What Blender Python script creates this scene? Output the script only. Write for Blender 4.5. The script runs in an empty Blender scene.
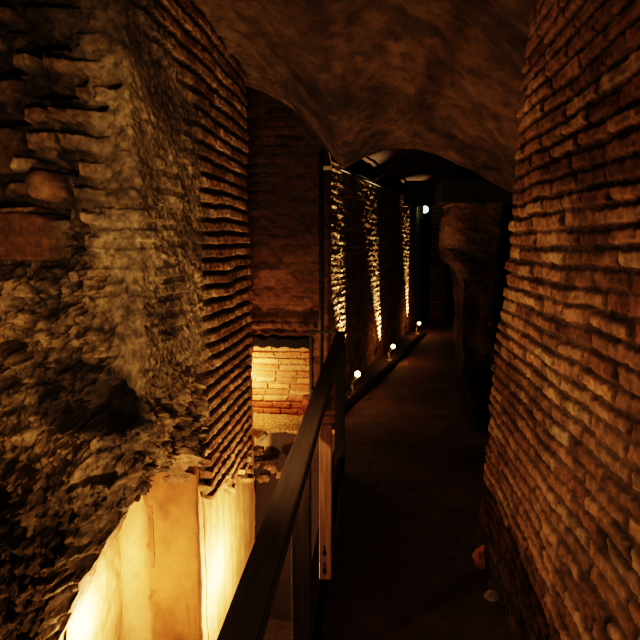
import bpy, bmesh, math, random
import numpy as np
from mathutils import Vector, Matrix

random.seed(7)
COL = bpy.context.scene.collection
SC = bpy.context.scene

# ------------------------------------------------------------------ camera
F = 540.0
TH = math.atan(75 / F)
PS = math.atan(55 / F * math.cos(TH))
CAM = Vector((0, 0, 1.6))
FW = Vector((-math.sin(PS) * math.cos(TH), math.cos(PS) * math.cos(TH), -math.sin(TH)))
RT = Vector((math.cos(PS), math.sin(PS), 0))
UP = RT.cross(FW)
cd = bpy.data.cameras.new('camera'); cam = bpy.data.objects.new('camera', cd); COL.objects.link(cam)
cam.location = CAM; cam.rotation_euler = (math.pi / 2 - TH, 0, PS)
cd.sensor_width = 36; cd.lens = F / 640 * 36; cd.clip_start = 0.02
SC.camera = cam


def ray(px, py):
    return FW + RT * ((px - 320) / F) + UP * ((320 - py) / F)


def at(px, py, Y):            # point of the depth plane Y
    d = ray(px, py); return CAM + d * (Y / d.y)


def ground(px, py, z=0.0):
    d = ray(px, py); return CAM + d * ((z - CAM.z) / d.z)


def hit(px, py, p, n):
    d = ray(px, py); return CAM + d * ((p - CAM).dot(n) / d.dot(n))


# ------------------------------------------------------------------ numpy noise
def _h(ix, iy, iz, seed):
    with np.errstate(over='ignore'):
        h = (ix.astype(np.int64) * 374761393 + iy.astype(np.int64) * 668265263 + iz.astype(np.int64) * 2147483647 + seed * 974711) & 0xFFFFFFFF
        h = ((h ^ (h >> 13)) * 1274126177) & 0xFFFFFFFF
        h = ((h ^ (h >> 15)) * 2246822519) & 0xFFFFFFFF
        h = h ^ (h >> 16)
    return (h & 0xFFFFFF).astype(np.float64) / 0xFFFFFF


def vn(x, y, z=0.0, seed=0):
    x, y, z = np.broadcast_arrays(np.asarray(x, float), np.asarray(y, float), np.asarray(z, float))
    ix, iy, iz = np.floor(x), np.floor(y), np.floor(z)
    fx, fy, fz = x - ix, y - iy, z - iz
    fx = fx ** 3 * (fx * (fx * 6 - 15) + 10); fy = fy ** 3 * (fy * (fy * 6 - 15) + 10); fz = fz ** 3 * (fz * (fz * 6 - 15) + 10)
    r = 0
    for a in (0, 1):
        wa = fx if a else 1 - fx
        for b in (0, 1):
            wb = fy if b else 1 - fy
            for c in (0, 1):
                wc = fz if c else 1 - fz
                r = r + wa * wb * wc * _h(ix + a, iy + b, iz + c, seed)
    return r * 2 - 1


def fbm(x, y, z=0.0, o=4, seed=0, g=0.5):
    r = 0; a = 1.0; f = 1.0; n = 0
    for k in range(o):
        r = r + a * vn(x * f, y * f, np.asarray(z) * f, seed + k * 17); n += a; a *= g; f *= 2.03
    return r / n


def ridged(x, y, z=0.0, o=4, seed=0):
    r = 0; a = 1.0; f = 1.0; n = 0
    for k in range(o):
        r = r + a * (1 - np.abs(vn(x * f, y * f, np.asarray(z) * f, seed + k * 31))); n += a; a *= .5; f *= 2.1
    return r / n


def worley(x, y, seed=0):     # F1, F2, cell random
    ix, iy = np.floor(x), np.floor(y)
    f1 = np.full(x.shape, 9.0); f2 = np.full(x.shape, 9.0); cid = np.zeros(x.shape)
    zz = np.zeros(x.shape)
    for a in (-1, 0, 1):
        for b in (-1, 0, 1):
            cx, cy = ix + a, iy + b
            px = cx + .1 + .8 * _h(cx, cy, zz, seed); py = cy + .1 + .8 * _h(cx, cy, zz, seed + 5)
            d = np.hypot(px - x, py - y); r = _h(cx, cy, zz, seed + 9)
            nw = d < f1
            f2 = np.where(nw, f1, np.minimum(f2, d)); cid = np.where(nw, r, cid); f1 = np.where(nw, d, f1)
    return f1, f2, cid


def facets(x, y, seed=0, tilt=.6):   # stone-like cells, each a tilted plane
    ix, iy = np.floor(x), np.floor(y); zz = np.zeros(x.shape)
    f1 = np.full(x.shape, 9.0); f2 = np.full(x.shape, 9.0); h = np.zeros(x.shape); cid = np.zeros(x.shape)
    for a in (-1, 0, 1):
        for b in (-1, 0, 1):
            cx, cy = ix + a, iy + b
            dx = x - cx - .1 - .8 * _h(cx, cy, zz, seed); dy = y - cy - .1 - .8 * _h(cx, cy, zz, seed + 5)
            k = .7 + .6 * _h(cx, cy, zz, seed + 8)
            d = np.maximum(np.hypot(dx, dy), np.maximum(np.abs(dx), np.abs(dy)) * 1.15) * k
            r = _h(cx, cy, zz, seed + 9)
            hh = (r - .5) + tilt * (dx * (_h(cx, cy, zz, seed + 11) * 2 - 1) + dy * (_h(cx, cy, zz, seed + 12) * 2 - 1))
            nw = d < f1
            f2 = np.where(nw, f1, np.minimum(f2, d)); h = np.where(nw, hh, h); cid = np.where(nw, r, cid); f1 = np.where(nw, d, f1)
    return f2 - f1, h, cid


def ss(a, b, x):
    t = np.clip((x - a) / (b - a), 0, 1); return t * t * (3 - 2 * t)


def bricks(s, z, ch, bl, seed=0, jt=.018, jv=None, warp=.012, soft=.007, vs=1.0, ev=1.0):
    """brick pattern: face mask, per-brick random a and b, row"""
    zz = np.zeros_like(s)
    z = z + warp * fbm(s * 2.2, z * 2.2, o=3, seed=seed + 1) + warp * .1 * vn(s * 8, z * 8, seed=seed + 2)
    row = np.floor(z / ch); fz = z / ch - row
    off = _h(row, zz, zz, seed + 3)
    L = bl * (.82 + .5 * _h(row, zz + 3, zz, seed + 4))
    u = s / L + off + .05 * vn(s * 25, z * 25, seed=seed + 8); c = np.floor(u); fu = u - c
    a = _h(row, c, zz, seed + 5); b = _h(row, c, zz + 1, seed + 6); e = _h(row, c, zz + 2, seed + 7)
    jvv = (jt if jv is None else jv)
    dz = np.minimum(fz, 1 - fz) * ch - jvv * (.32 + .4 * (.5 + ev * (e - .5)))
    du = np.minimum(fu, 1 - fu) * L - jt * (.22 + .3 * b)
    rough = .004 * vn(s * 60, z * 60, seed=seed + 11)
    m = ss(0, soft, dz + rough) * (1 - vs * (1 - ss(0, soft, du + rough)))
    return m, a, b, row


# ------------------------------------------------------------------ mesh builders
def setp(o, label=None, cat=None, group=None, kind=None):
    if label: o['label'] = label
    if cat: o['category'] = cat
    if group: o['group'] = group
    if kind: o['kind'] = kind
    return o


def link(name, me, mat, parent=None):
    o = bpy.data.objects.new(name, me); COL.objects.link(o)
    if mat: me.materials.append(mat)
    if parent is not None:
        o.parent = parent
        o.matrix_parent_inverse = Matrix.Translation(-parent.location) if not any(parent.rotation_euler) else parent.matrix_basis.inverted()
    return o


def empty(name, loc, label=None, cat=None, group=None):
    o = bpy.data.objects.new(name, None); COL.objects.link(o); o.location = loc; o.empty_display_size = .1
    return setp(o, label, cat, group)


def grid(name, X, Y, Z, col, mat, parent=None, flip=False, keep=None):
    n, m = X.shape
    co = np.stack([X, Y, Z], -1).reshape(-1, 3)
    i = np.arange(n * m).reshape(n, m)
    q = np.stack([i[:-1, :-1], i[1:, :-1], i[1:, 1:], i[:-1, 1:]], -1).reshape(-1, 4)
    if keep is not None:
        kk = keep[:-1, :-1] & keep[1:, :-1] & keep[1:, 1:] & keep[:-1, 1:]
        q = q[kk.reshape(-1)]
        used = np.zeros(n * m, bool); used[q.reshape(-1)] = True
        mp = np.cumsum(used) - 1; q = mp[q]; co = co[used]; col = col.reshape(-1, 3)[used]
    if flip: q = q[:, ::-1]
    me = bpy.data.meshes.new(name)
    me.vertices.add(len(co)); me.vertices.foreach_set('co', co.astype(np.float32).ravel())
    me.loops.add(q.size); me.loops.foreach_set('vertex_index', q.astype(np.int32).ravel())
    me.polygons.add(len(q)); me.polygons.foreach_set('loop_start', np.arange(0, q.size, 4, dtype=np.int32))
    me.update(calc_edges=True); me.validate()
    me.polygons.foreach_set('use_smooth', np.ones(len(q), bool))
    c4 = np.ones((len(co), 4), np.float32); c4[:, :3] = np.clip(col.reshape(-1, 3), 0, 1)
    at_ = me.color_attributes.new('Col', 'FLOAT_COLOR', 'POINT'); at_.data.foreach_set('color', c4.ravel())
    return link(name, me, mat, parent)


def bm_obj(name, bm, mat, parent=None, smooth=False):
    me = bpy.data.meshes.new(name); bmesh.ops.recalc_face_normals(bm, faces=bm.faces[:]); bm.to_mesh(me); bm.free()
    if smooth:
        for p in me.polygons: p.use_smooth = True
    return link(name, me, mat, parent)


def box(bm, c, size, rot=None, bev=0.0):
    r = bmesh.ops.create_cube(bm, size=1)
    vs = r['verts']
    for v in vs: v.co = Vector((v.co.x * size[0], v.co.y * size[1], v.co.z * size[2]))
    if bev:
        es = list({e for v in vs for e in v.link_edges})
        rr = bmesh.ops.bevel(bm, geom=es, offset=bev, segments=2, affect='EDGES', profile=.6)
        vs = list({v for f in rr['faces'] for v in f.verts} | {v for v in vs if v.is_valid})
    M = Matrix.Translation(Vector(c)) @ (rot.to_4x4() if rot is not None else Matrix.Identity(4))
    bmesh.ops.transform(bm, matrix=M, verts=vs)
    return vs


def tube(bm, pts, r, seg=10, caps=True):
    pts = [Vector(p) for p in pts]
    rad = r if isinstance(r, (list, tuple)) else [r] * len(pts)
    rings = []
    for k, p in enumerate(pts):
        t = (pts[min(k + 1, len(pts) - 1)] - pts[max(k - 1, 0)]).normalized()
        a = t.cross(Vector((0, 0, 1)) if abs(t.z) < .9 else Vector((1, 0, 0))).normalized(); b = t.cross(a)
        rings.append([bm.verts.new(p + (a * math.cos(2 * math.pi * i / seg) + b * math.sin(2 * math.pi * i / seg)) * rad[k]) for i in range(seg)])
    for k in range(len(rings) - 1):
        for i in range(seg):
            bm.faces.new((rings[k][i], rings[k][(i + 1) % seg], rings[k + 1][(i + 1) % seg], rings[k + 1][i]))
    if caps:
        bm.faces.new(rings[0]); bm.faces.new(rings[-1])


# ------------------------------------------------------------------ materials
def nodes(name):
    m = bpy.data.materials.new(name); m.use_nodes = True
    nt = m.node_tree; return m, nt, nt.nodes['Principled BSDF']


def stone(name, rough=.9, bscale=90, bstr=.5, bdist=.006, vary=.35, vscale=30, spec=.25):
    m, nt, p = nodes(name); N = nt.nodes; L = nt.links
    a = N.new('ShaderNodeAttribute'); a.attribute_name = 'Col'
    tc = N.new('ShaderNodeTexCoord')
    n1 = N.new('ShaderNodeTexNoise'); n1.inputs['Scale'].default_value = vscale; n1.inputs['Detail'].default_value = 6; n1.inputs['Roughness'].default_value = .65
    L.new(tc.outputs['Object'], n1.inputs['Vector'])
    mr = N.new('ShaderNodeMapRange'); mr.inputs['From Min'].default_value = .3; mr.inputs['From Max'].default_value = .7
    mr.inputs['To Min'].default_value = 1 - vary; mr.inputs['To Max'].default_value = 1 + vary
    L.new(n1.outputs['Fac'], mr.inputs['Value'])
    vm = N.new('ShaderNodeVectorMath'); vm.operation = 'SCALE'
    L.new(a.outputs['Color'], vm.inputs[0]); L.new(mr.outputs['Result'], vm.inputs['Scale'])
    L.new(vm.outputs['Vector'], p.inputs['Base Color'])
    n2 = N.new('ShaderNodeTexNoise'); n2.inputs['Scale'].default_value = bscale; n2.inputs['Detail'].default_value = 8; n2.inputs['Roughness'].default_value = .7
    L.new(tc.outputs['Object'], n2.inputs['Vector'])
    b = N.new('ShaderNodeBump'); b.inputs['Strength'].default_value = bstr; b.inputs['Distance'].default_value = bdist
    L.new(n2.outputs['Fac'], b.inputs['Height']); L.new(b.outputs['Normal'], p.inputs['Normal'])
    p.inputs['Roughness'].default_value = rough; p.inputs['Specular IOR Level'].default_value = spec
    return m


def plain(name, col, rough=.6, metal=0.0, nscale=25, vary=.3, bump=.2, stretch=(1, 1, 1), spec=.4):
    m, nt, p = nodes(name); N = nt.nodes; L = nt.links
    tc = N.new('ShaderNodeTexCoord'); mp = N.new('ShaderNodeMapping'); mp.inputs['Scale'].default_value = stretch
    L.new(tc.outputs['Object'], mp.inputs['Vector'])
    n1 = N.new('ShaderNodeTexNoise'); n1.inputs['Scale'].default_value = nscale; n1.inputs['Detail'].default_value = 5
    L.new(mp.outputs['Vector'], n1.inputs['Vector'])
    cr = N.new('ShaderNodeValToRGB'); cr.color_ramp.elements[0].position = .3; cr.color_ramp.elements[1].position = .72
    cr.color_ramp.elements[0].color = (*[c * (1 - vary) for c in col], 1); cr.color_ramp.elements[1].color = (*[min(1, c * (1 + vary)) for c in col], 1)
    L.new(n1.outputs['Fac'], cr.inputs['Fac']); L.new(cr.outputs['Color'], p.inputs['Base Color'])
    b = N.new('ShaderNodeBump'); b.inputs['Strength'].default_value = bump; b.inputs['Distance'].default_value = .003
    L.new(n1.outputs['Fac'], b.inputs['Height']); L.new(b.outputs['Normal'], p.inputs['Normal'])
    p.inputs['Roughness'].default_value = rough; p.inputs['Metallic'].default_value = metal; p.inputs['Specular IOR Level'].default_value = spec
    return m


def glow(name, col, strength):
    m, nt, p = nodes(name)
    p.inputs['Base Color'].default_value = (*col, 1); p.inputs['Emission Color'].default_value = (*col, 1); p.inputs['Emission Strength'].default_value = strength
    return m


M_BRICK = stone('old_brick', spec=.08, bscale=110, bstr=.6, bdist=.005, vary=.3, vscale=45)
M_RUBBLE = stone('rubble_concrete', spec=.1, bscale=70, bstr=.8, bdist=.01, vary=.45, vscale=28)
M_CEIL = stone('vault_tuff', bscale=45, bstr=.7, bdist=.012, vary=.4, vscale=14)
M_PLASTER = stone('aged_plaster', bscale=40, bstr=.25, bdist=.004, vary=.16, vscale=9, rough=.85)
M_FLOOR = stone('packed_earth_floor', bscale=150, bstr=.5, bdist=.004, vary=.35, vscale=18, rough=.8)
M_WOOD = plain('dark_timber', (.14, .105, .075), rough=.95, spec=.04, nscale=9, stretch=(9, .7, 9), vary=.22, bump=.15)
M_POST = plain('dark_post_timber', (.10, .062, .036), rough=.7, nscale=9, stretch=(9, 9, .7), vary=.4, bump=.3)
M_PLANK = plain('pine_plank', (.62, .33, .17), rough=.6, nscale=9, stretch=(9, 9, .8), vary=.35, bump=.3)
M_BEAM = plain('black_timber', (.008, .006, .005), rough=.9, nscale=12, stretch=(.8, 6, 6), vary=.5, bump=.6)  # near-black timber shared by beams, ribs and coping
M_STEEL = plain('dark_steel', (.03, .027, .025), rough=.5, metal=.6, nscale=40, vary=.3, bump=.15)
M_EDGE = plain('black_edging', (.010, .008, .006), rough=.95, spec=.04, nscale=40, vary=.3, bump=.15)
M_LAMP = plain('lamp_metal', (.5, .42, .34), rough=.4, metal=.2, nscale=60, vary=.2, bump=.05)
M_WHITEMETAL = plain('pale_fitting', (.45, .46, .45), rough=.4, nscale=60, vary=.1, bump=.05)
M_CABLE = plain('cable_rubber', (.02, .018, .016), rough=.6, nscale=60, vary=.2, bump=.05)
M_CONDUIT = plain('galvanised_conduit', (.10, .09, .08), rough=.5, metal=.7, nscale=60, vary=.15, bump=.05)
M_BULB = glow('warm_bulb', (1, .72, .38), 9)
M_LED = glow('cool_led', (.62, 1, .86), 4)
M_SLOT = plain('slot_void', (.004, .003, .003), rough=1, bump=0)

mix = lambda a, b, t: a * (1 - t[..., None]) + b * t[..., None]
C = lambda *c: np.array(c, float)


def bcol(shape, a, b, cols):
    """per-brick colour out of a small palette"""
    k = np.minimum((a * len(cols)).astype(int), len(cols) - 1)
    out = np.array(cols, float)[k]
    return out * (.75 + .5 * b)[..., None]


PAL = [(.23, .135, .08), (.28, .165, .097), (.19, .10, .06), (.30, .20, .12), (.16, .088, .054), (.26, .16, .10), (.32, .225, .14), (.225, .135, .082)]

# ------------------------------------------------------------------ right wall (near)
RX = .58
s0, s1 = -.8, 3.9            # s runs along the wall, then round its free end
ns, nz = 760, 520
S, Z = np.meshgrid(np.concatenate([np.linspace(-1.2, .7, 120, endpoint=False), np.linspace(.7, 3.7, ns)]), np.linspace(-.25, 2.75, 640), indexing='ij')
yend = np.clip(2.37 + (1.84 - Z) * .27, 2.2, 2.80)
m, a, b, row = bricks(S, Z, .055, .21, seed=3, jt=.012, jv=.014, warp=.018, soft=.005)
miss = (a > .9) & (b < .5)
yend = yend + (_h(row, row * 0, row * 0, 77) - .5) * .05
h = m * (.011 + .010 * (a - .5)) - miss * m * .015
h = h + .012 * fbm(S * 3, Z * 3, o=3, seed=8) + .004 * fbm(S * 30, Z * 30, o=3, seed=9) * (.5 + m)
h = h + .03 * fbm(S * .9, Z * .9, o=2, seed=12)
t = ss(0, .05, S - yend)      # rounded turn at the free end
over = np.maximum(S - yend, 0)
Xr = RX - h * (1 - t) + over
Yr = np.minimum(S, yend) + h * t
col = bcol(S.shape, b, a, PAL)
spall = ss(.15, .5, fbm(S * 5, Z * 5, o=4, seed=21))[..., None]
col = col * (1 - .35 * spall) + C(.30, .19, .11) * .35 * spall
mort = C(.10, .065, .04) * np.ones(S.shape + (3,))
col = mort * (1 - m[..., None]) + col * m[..., None]
grime = ss(-.05, .4, fbm(S * 9, Z * 9, o=5, seed=33))
col = col * (1 - .45 * grime)[..., None] * (.8 + .4 * ss(-.4, .4, fbm(S * 50, Z * 50, o=3, seed=34)))[..., None]
col *= (.75 + .5 * ss(-.5, .6, fbm(S * 1.3, Z * 1.3, o=3, seed=30)))[..., None]
col *= (.65 + .35 * ss(-.05, .55, Z + .15 * fbm(S * 3, Z * 3, o=3, seed=31)))[..., None]  # shade towards the wall foot painted into the colour
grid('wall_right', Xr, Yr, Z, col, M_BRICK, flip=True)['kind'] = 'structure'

# ------------------------------------------------------------------ brick pier (left)
PX = -1.0
YC = 2.2
YF = 4.14
pier = empty('brick_pier', (-1.6, 3.4, -2.0), 'massive ruined brick pier on the left, rough rubble core hanging over a lamp-lit plastered base', 'pillar')
front = 1.5                   # length of the front face
n1 = 880
Sv = np.concatenate([np.linspace(-front, -.9, 60, endpoint=False), np.linspace(-.9, YF - YC, n1 - 100, endpoint=False), np.linspace(YF - YC, YF - YC + .9, 60)])
Vv = np.linspace(0, 1, 640)
S, V = np.meshgrid(Sv, Vv, indexing='ij')
# ragged lower boundary
zb = np.interp(Sv, [-1.5, -.7, -.5, -.365, -.22, -.08, .1, .5, .72, .86, 1.0, 1.2, 1.4, 1.7, 2.1, 3.2], [-1.6, -1.1, -.35, .0, .27, .46, .52, .50, .34, .06, .0, -.05, -.10, -.19, -.33, -.33])
jag = .05 * fbm(Sv * 5, 0 * Sv + 3.3, o=4, seed=40) + .05 * np.tanh(8 * vn(Sv * 9, 0 * Sv, seed=44)) * ss(.9, 1.1, Sv)
Z = zb[:, None] + (3.45 - zb[:, None]) * V + jag[:, None] * np.exp(-V * 16)
zb = zb + jag
brk, a, b, row = bricks(S, Z, .084, .30, seed=50, jt=.006, jv=.026, warp=.022, vs=.1, ev=.25)
# zones
cl = ss(.78, 1.0, S + .10 * fbm(S * 4, Z * 4, o=3, seed=52) + .17 * ss(1.0, .4, Z) + .55 * ss(2.35, 2.8, Z + .2 * vn(S * 2, Z * 2, seed=3)))   # clean courses
fr = ss(-.05, -.3, S + .1 * fbm(S * 3, Z * 3, o=3, seed=53))                                       # frontal face
frb = fr * ss(1.35, 1.75, Z + .12 * fbm(S * 5, Z * 5, o=3, seed=54))                                 # old courses on the front, upper part
fb, fa, fbb, frow = bricks(S, Z, .098, .25, seed=60, jt=.03, jv=.036, warp=.03, soft=.012)
gone = ss(.68, .72, _h(frow, np.floor(S / .21), S * 0, 66))
mortar = (1 - cl) * (1 - fr)
w1, w2, wc = worley(S * 9 + .35 * fbm(S * 7, Z * 7, o=2, seed=70), Z * 11 + .35 * fbm(S * 7, Z * 7 + 9, o=2, seed=71), seed=72)
v1, v2, vc = worley(S * 24 + .3 * vn(S * 20, Z * 20, seed=73), Z * 26, seed=74)
big1, big2, bigc = worley(S * 4.2 + .4 * fbm(S * 4, Z * 4, o=2, seed=75), Z * 5.2 + .4 * fbm(S * 4, Z * 4 + 5, o=2, seed=76), seed=77)
wx_ = fbm(S * 6, Z * 6, o=3, seed=301); wz_ = fbm(S * 6, Z * 6, o=3, seed=302)
e1, h1, c1_ = facets(S * 4.3 + .35 * wx_, Z * 5.5 + .35 * wz_, 303)
e2, h2, c2_ = facets(S * 10 + .5 * wx_, Z * 13 + .5 * wz_, 304)
e3, h3, c3_ = facets(S * 24 + .8 * wx_, Z * 28 + .8 * wz_, 305)
pick = ss(.35, .5, c2_)
pits = ss(.08, .3, fbm(S * 8, Z * 8, o=5, seed=320, g=.6))
pits2 = ss(.1, .35, fbm(S * 20, Z * 20, o=4, seed=321, g=.6))
rock = .06 * h1 * ss(0, .15, e1) + .04 * h2 * pick * ss(0, .1, e2) + .018 * h3 * ss(0, .15, e3) + .014 * pick * ss(0, .12, e2) \
    + .075 * fbm(S * 4.5, Z * 4.5, o=6, seed=78, g=.56) - .055 * pits - .018 * pits2 + .010 * fbm(S * 45, Z * 45, o=3, seed=179)
hb = brk * (.036 + .008 * (a - .5)) + .008 * fbm(S * 25, Z * 25, o=3, seed=80) + .02 * fbm(S * 2, Z * 2, o=3, seed=81)
hf = fb * (.07 + .07 * (fa - .5)) * (1 - .9 * gone) + .025 * fbm(S * 12, Z * 12, o=4, seed=82) - .09 * gone * fb
expo = ss(.0, .35, fbm(S * 4, Z * 3, o=4, seed=84))
hm = .02 * fbm(S * 6, Z * 6, o=5, seed=83) + (.018 * h3 * ss(0, .2, e3) + .024 * h2 * pick * ss(0, .1, e2)) * expo + .024 * brk * ss(.05, .4, fbm(S * 3, Z * 3, o=3, seed=85)) + .005 * fbm(S * 50, Z * 50, o=2, seed=86)
low = ss(1.15, .75, Z - .25 * ss(0., .8, S) * 0 + .15 * fbm(S * 4, Z * 4, o=3, seed=86)) * (1 - cl)
hcore = hf * frb + hm * mortar
rest = np.clip(1 - frb - mortar - cl, 0, 1)
H = hb * cl + (hf * frb + hm * mortar) * (1 - low) + rock * np.clip(rest + low, 0, 1)


def blob(s0_, z0_, rs, rz, p=2.0):
    d = (np.abs((S - s0_) / rs) ** p + np.abs((Z - z0_) / rz) ** p) ** (1 / p)
    return d


wob = 1 + .25 * fbm(S * 9, Z * 9, o=3, seed=90)
hole = ss(1.15, .75, blob(-.14, .90, .12, .105) * wob)
hole2 = ss(1.1, .8, blob(-.33, .85, .10, .07) * wob)
H = H - .22 * hole - .12 * hole2
for (s_, z_, rs_, rz_) in ((-.19, 2.27, .02, .02), (-.07, 2.25, .05, .022), (-.13, 2.16, .04, .02), (.12, 2.1, .03, .02), (-.62, 1.15, .05, .03)):
    H = H - .09 * ss(1.2, .7, blob(s_, z_, rs_, rz_) * wob)
blk = ss(1.06, .97, blob(-.50, 1.635, .16, .098, 6) * (1 + .05 * fbm(S * 9, Z * 9, o=3, seed=91)))
H = H * (1 - blk) + blk * (.10 + .012 * fbm(S * 6, Z * 6, o=4, seed=92))
bl2 = ss(1.1, .9, blob(-.345, 1.84, .055, .06, 2.4) * (1 + .15 * fbm(S * 15, Z * 15, o=3, seed=93)))
H = H * (1 - bl2) + bl2 * (.09 + .05 * np.sqrt(np.clip(1 - blob(-.345, 1.84, .06, .065) ** 2, 0, 1)))
bl3 = ss(1.06, .95, blob(-.56, 1.99, .10, .09, 5) * (1 + .08 * fbm(S * 9, Z * 9, o=3, seed=94)))
H = H * (1 - bl3) + bl3 * (.05 + .02 * fbm(S * 6, Z * 6, o=4, seed=95))
notch = ss(.05, .3, fbm(S * 6 + 2 * Z, Z * 5 - 1.5 * S, o=3, seed=330)) * ss(.26, .1, Z - zb[:, None]) * ss(.7, .85, S)
H = H - .2 * notch
# lower front swells toward the viewer
H = H + .12 * ss(1.0, .3, Z) * ss(.2, -.4, S) * (1 - ss(.2, 0, (Z - zb[:, None])))
# corner rounding + path
Rr = .05
yfar = YF + (_h(row, row * 0, row * 0, 99) - .5) * .05 * cl + .03 * fbm(Z * 3, Z * 0, o=3, seed=98)
S_ = S
ang = np.clip((S_ + Rr) / (2 * Rr), 0, 1) * math.pi / 2           # normal turns from -Y to +X
nx, ny = np.sin(ang), -np.cos(ang)
bx_ = np.where(S_ < -Rr, PX + S_, np.where(S_ > Rr, PX, PX - Rr + Rr * np.sin(ang)))
by_ = np.where(S_ < -Rr, YC, np.where(S_ > Rr, YC + S_, YC + Rr - Rr * np.cos(ang)))
ov = np.maximum(YC + S_ - yfar, 0) * (S_ > Rr)
tb = ss(0, .05, ov)
by_ = by_ - ov; bx_ = bx_ - ov
nx = nx * (1 - tb); ny = ny * (1 - tb) + tb
X = bx_ + nx * H; Y = by_ + ny * H
# underside rows: roll in behind the ragged edge
K = 46
tt = np.linspace(0, 1, K)[1:]
dep = np.where(Sv < 0, .85, .14)
Xu = X[:, :1] - nx[:, :1] * dep[:, None] * tt + 0; Yu = Y[:, :1] - ny[:, :1] * dep[:, None] * tt
su, tu = np.meshgrid(Sv, tt, indexing='ij')
un = fbm(su * 7, tu * dep[:, None] * 9, 4.0, o=4, seed=101)
Zu = Z[:, :1] + np.where(su < .0, .30, .04) * tu + .07 * un * ss(0, .15, tu) + .05 * (ridged(su * 9, tu * dep[:, None] * 9, o=3, seed=102) - .6)
# colours
cb = bcol(S.shape, b, a, [(.30, .18, .10), (.34, .215, .125), (.27, .15, .085), (.38, .25, .15)])
cb = mix(C(.05, .034, .022) * np.ones(S.shape + (3,)), cb, brk)
cf = bcol(S.shape, fbb, fa, [(.26, .16, .09), (.15, .10, .065), (.32, .20, .11), (.40, .30, .18), (.09, .065, .045)])
cf = mix(C(.05, .038, .027) * np.ones(S.shape + (3,)), cf, fb * (1 - .85 * gone))
nm = ss(-.4, .5, fbm(S * 3.2, Z * 3.2, o=4, seed=110))
cm = mix(C(.19, .145, .095) * np.ones(S.shape + (3,)), C(.35, .275, .175) * np.ones(S.shape + (3,)), nm)
cm = mix(cm, C(.12, .085, .05) * np.ones(S.shape + (3,)), .45 * expo * (1 - c3_))
cr = mix(C(.19, .14, .09) * np.ones(S.shape + (3,)), C(.34, .24, .14) * np.ones(S.shape + (3,)), np.clip(.25 + .9 * (c2_ * pick) + .5 * (c3_ - .5), 0, 1) * ss(0, .08, e2))
cr = mix(cr, C(.075, .06, .046) * np.ones(S.shape + (3,)), .75 * ss(.0, .35, fbm(S * 2.6, Z * 2.6, o=4, seed=111)))
col = cb * cl[..., None] + (cf * frb[..., None] + cm * mortar[..., None]) * (1 - low)[..., None] + cr * np.clip(rest + low, 0, 1)[..., None]
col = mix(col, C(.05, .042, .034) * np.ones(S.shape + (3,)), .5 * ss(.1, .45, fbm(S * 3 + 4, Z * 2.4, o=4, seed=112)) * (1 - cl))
fine = fbm(S * 38, Z * 38, o=4, seed=310)
col = col * (.72 + .56 * ss(-.35, .4, fine))[..., None]
core = np.clip(rest + low + fr * .5, 0, 1)
col = mix(col, C(.40, .29, .18) * np.ones(S.shape + (3,)), .5 * core * ss(.72, .8, c3_) * ss(.05, .2, e3))
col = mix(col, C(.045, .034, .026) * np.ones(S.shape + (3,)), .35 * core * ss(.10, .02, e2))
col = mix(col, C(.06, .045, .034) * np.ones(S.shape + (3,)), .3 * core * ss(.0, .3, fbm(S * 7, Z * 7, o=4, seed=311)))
col = mix(col, C(.02, .014, .01) * np.ones(S.shape + (3,)), .9 * notch)  # shadow inside the notches painted in as near-black
soot = ss(1.3, .8, blob(-.25, .92, .26, .16) * wob)
col = mix(col, C(.03, .026, .023) * np.ones(S.shape + (3,)), .85 * soot)
col = mix(col, C(.15, .08, .046) * np.ones(S.shape + (3,)), blk); col = mix(col, C(.27, .16, .09) * np.ones(S.shape + (3,)), bl2); col = mix(col, C(.13, .08, .05) * np.ones(S.shape + (3,)), bl3)
ucol = np.repeat(col[:, :1], K - 1, 1) * .4 + .6 * (C(.26, .17, .09) * (.6 + .8 * ss(-.4, .4, un))[..., None])
X = np.concatenate([Xu[:, ::-1], X], 1); Y = np.concatenate([Yu[:, ::-1], Y], 1); Z = np.concatenate([Zu[:, ::-1], Z], 1)
col = np.concatenate([ucol[:, ::-1], col], 1)
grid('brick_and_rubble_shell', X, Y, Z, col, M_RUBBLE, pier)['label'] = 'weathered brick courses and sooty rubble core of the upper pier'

# plastered base below: closed plan outline swept up
# plan (X, Y): niche side wall -> concave fillet -> front -> convex corner -> right face
plan = [(-1.50, 2.3), (-1.50, 2.55)]
for k in range(9):
    t_ = k / 8 * math.pi / 2
    plan.append((-1.50 + .14 * (1 - math.cos(t_)), 2.86 + .14 * math.sin(t_)))
plan += [(-1.33, 3.0)]
gx = hit(141, 560, Vector((0, 3.0, 0)), Vector((0, 1, 0))).x
plan += [(gx - .012, 3.0), (gx - .006, 3.012), (gx + .006, 3.012), (gx + .012, 3.0), (-1.07, 3.0), (-1.055, 3.004), (-1.045, 3.02)]
plan += [(-1.045, 3.09), (-1.052, 3.095), (-1.052, 3.11), (-1.045, 3.115), (-1.045, 4.38), (-1.06, 4.42), (-1.1, 4.44), (-1.9, 4.44)]
plan = [(x, y + .12 if y > 4 else y) for x, y in plan]
pl = np.array(plan); seg = np.hypot(*np.diff(pl, axis=0).T); cum = np.concatenate([[0], np.cumsum(seg)])
ds = np.unique(np.concatenate([np.linspace(0, cum[-1], 420), cum]))
pxs = np.interp(ds, cum, pl[:, 0]); pys = np.interp(ds, cum, pl[:, 1])
zs = np.linspace(-2.0, .75, 200)
D_, Z_ = np.meshgrid(ds, zs, indexing='ij')
nn = .008 * fbm(D_ * 5, Z_ * 4, o=4, seed=120) + .004 * fbm(D_ * 22, Z_ * 16, o=3, seed=121)
Xp = pxs[:, None] + nn; Yp = pys[:, None] + nn * .7
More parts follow.
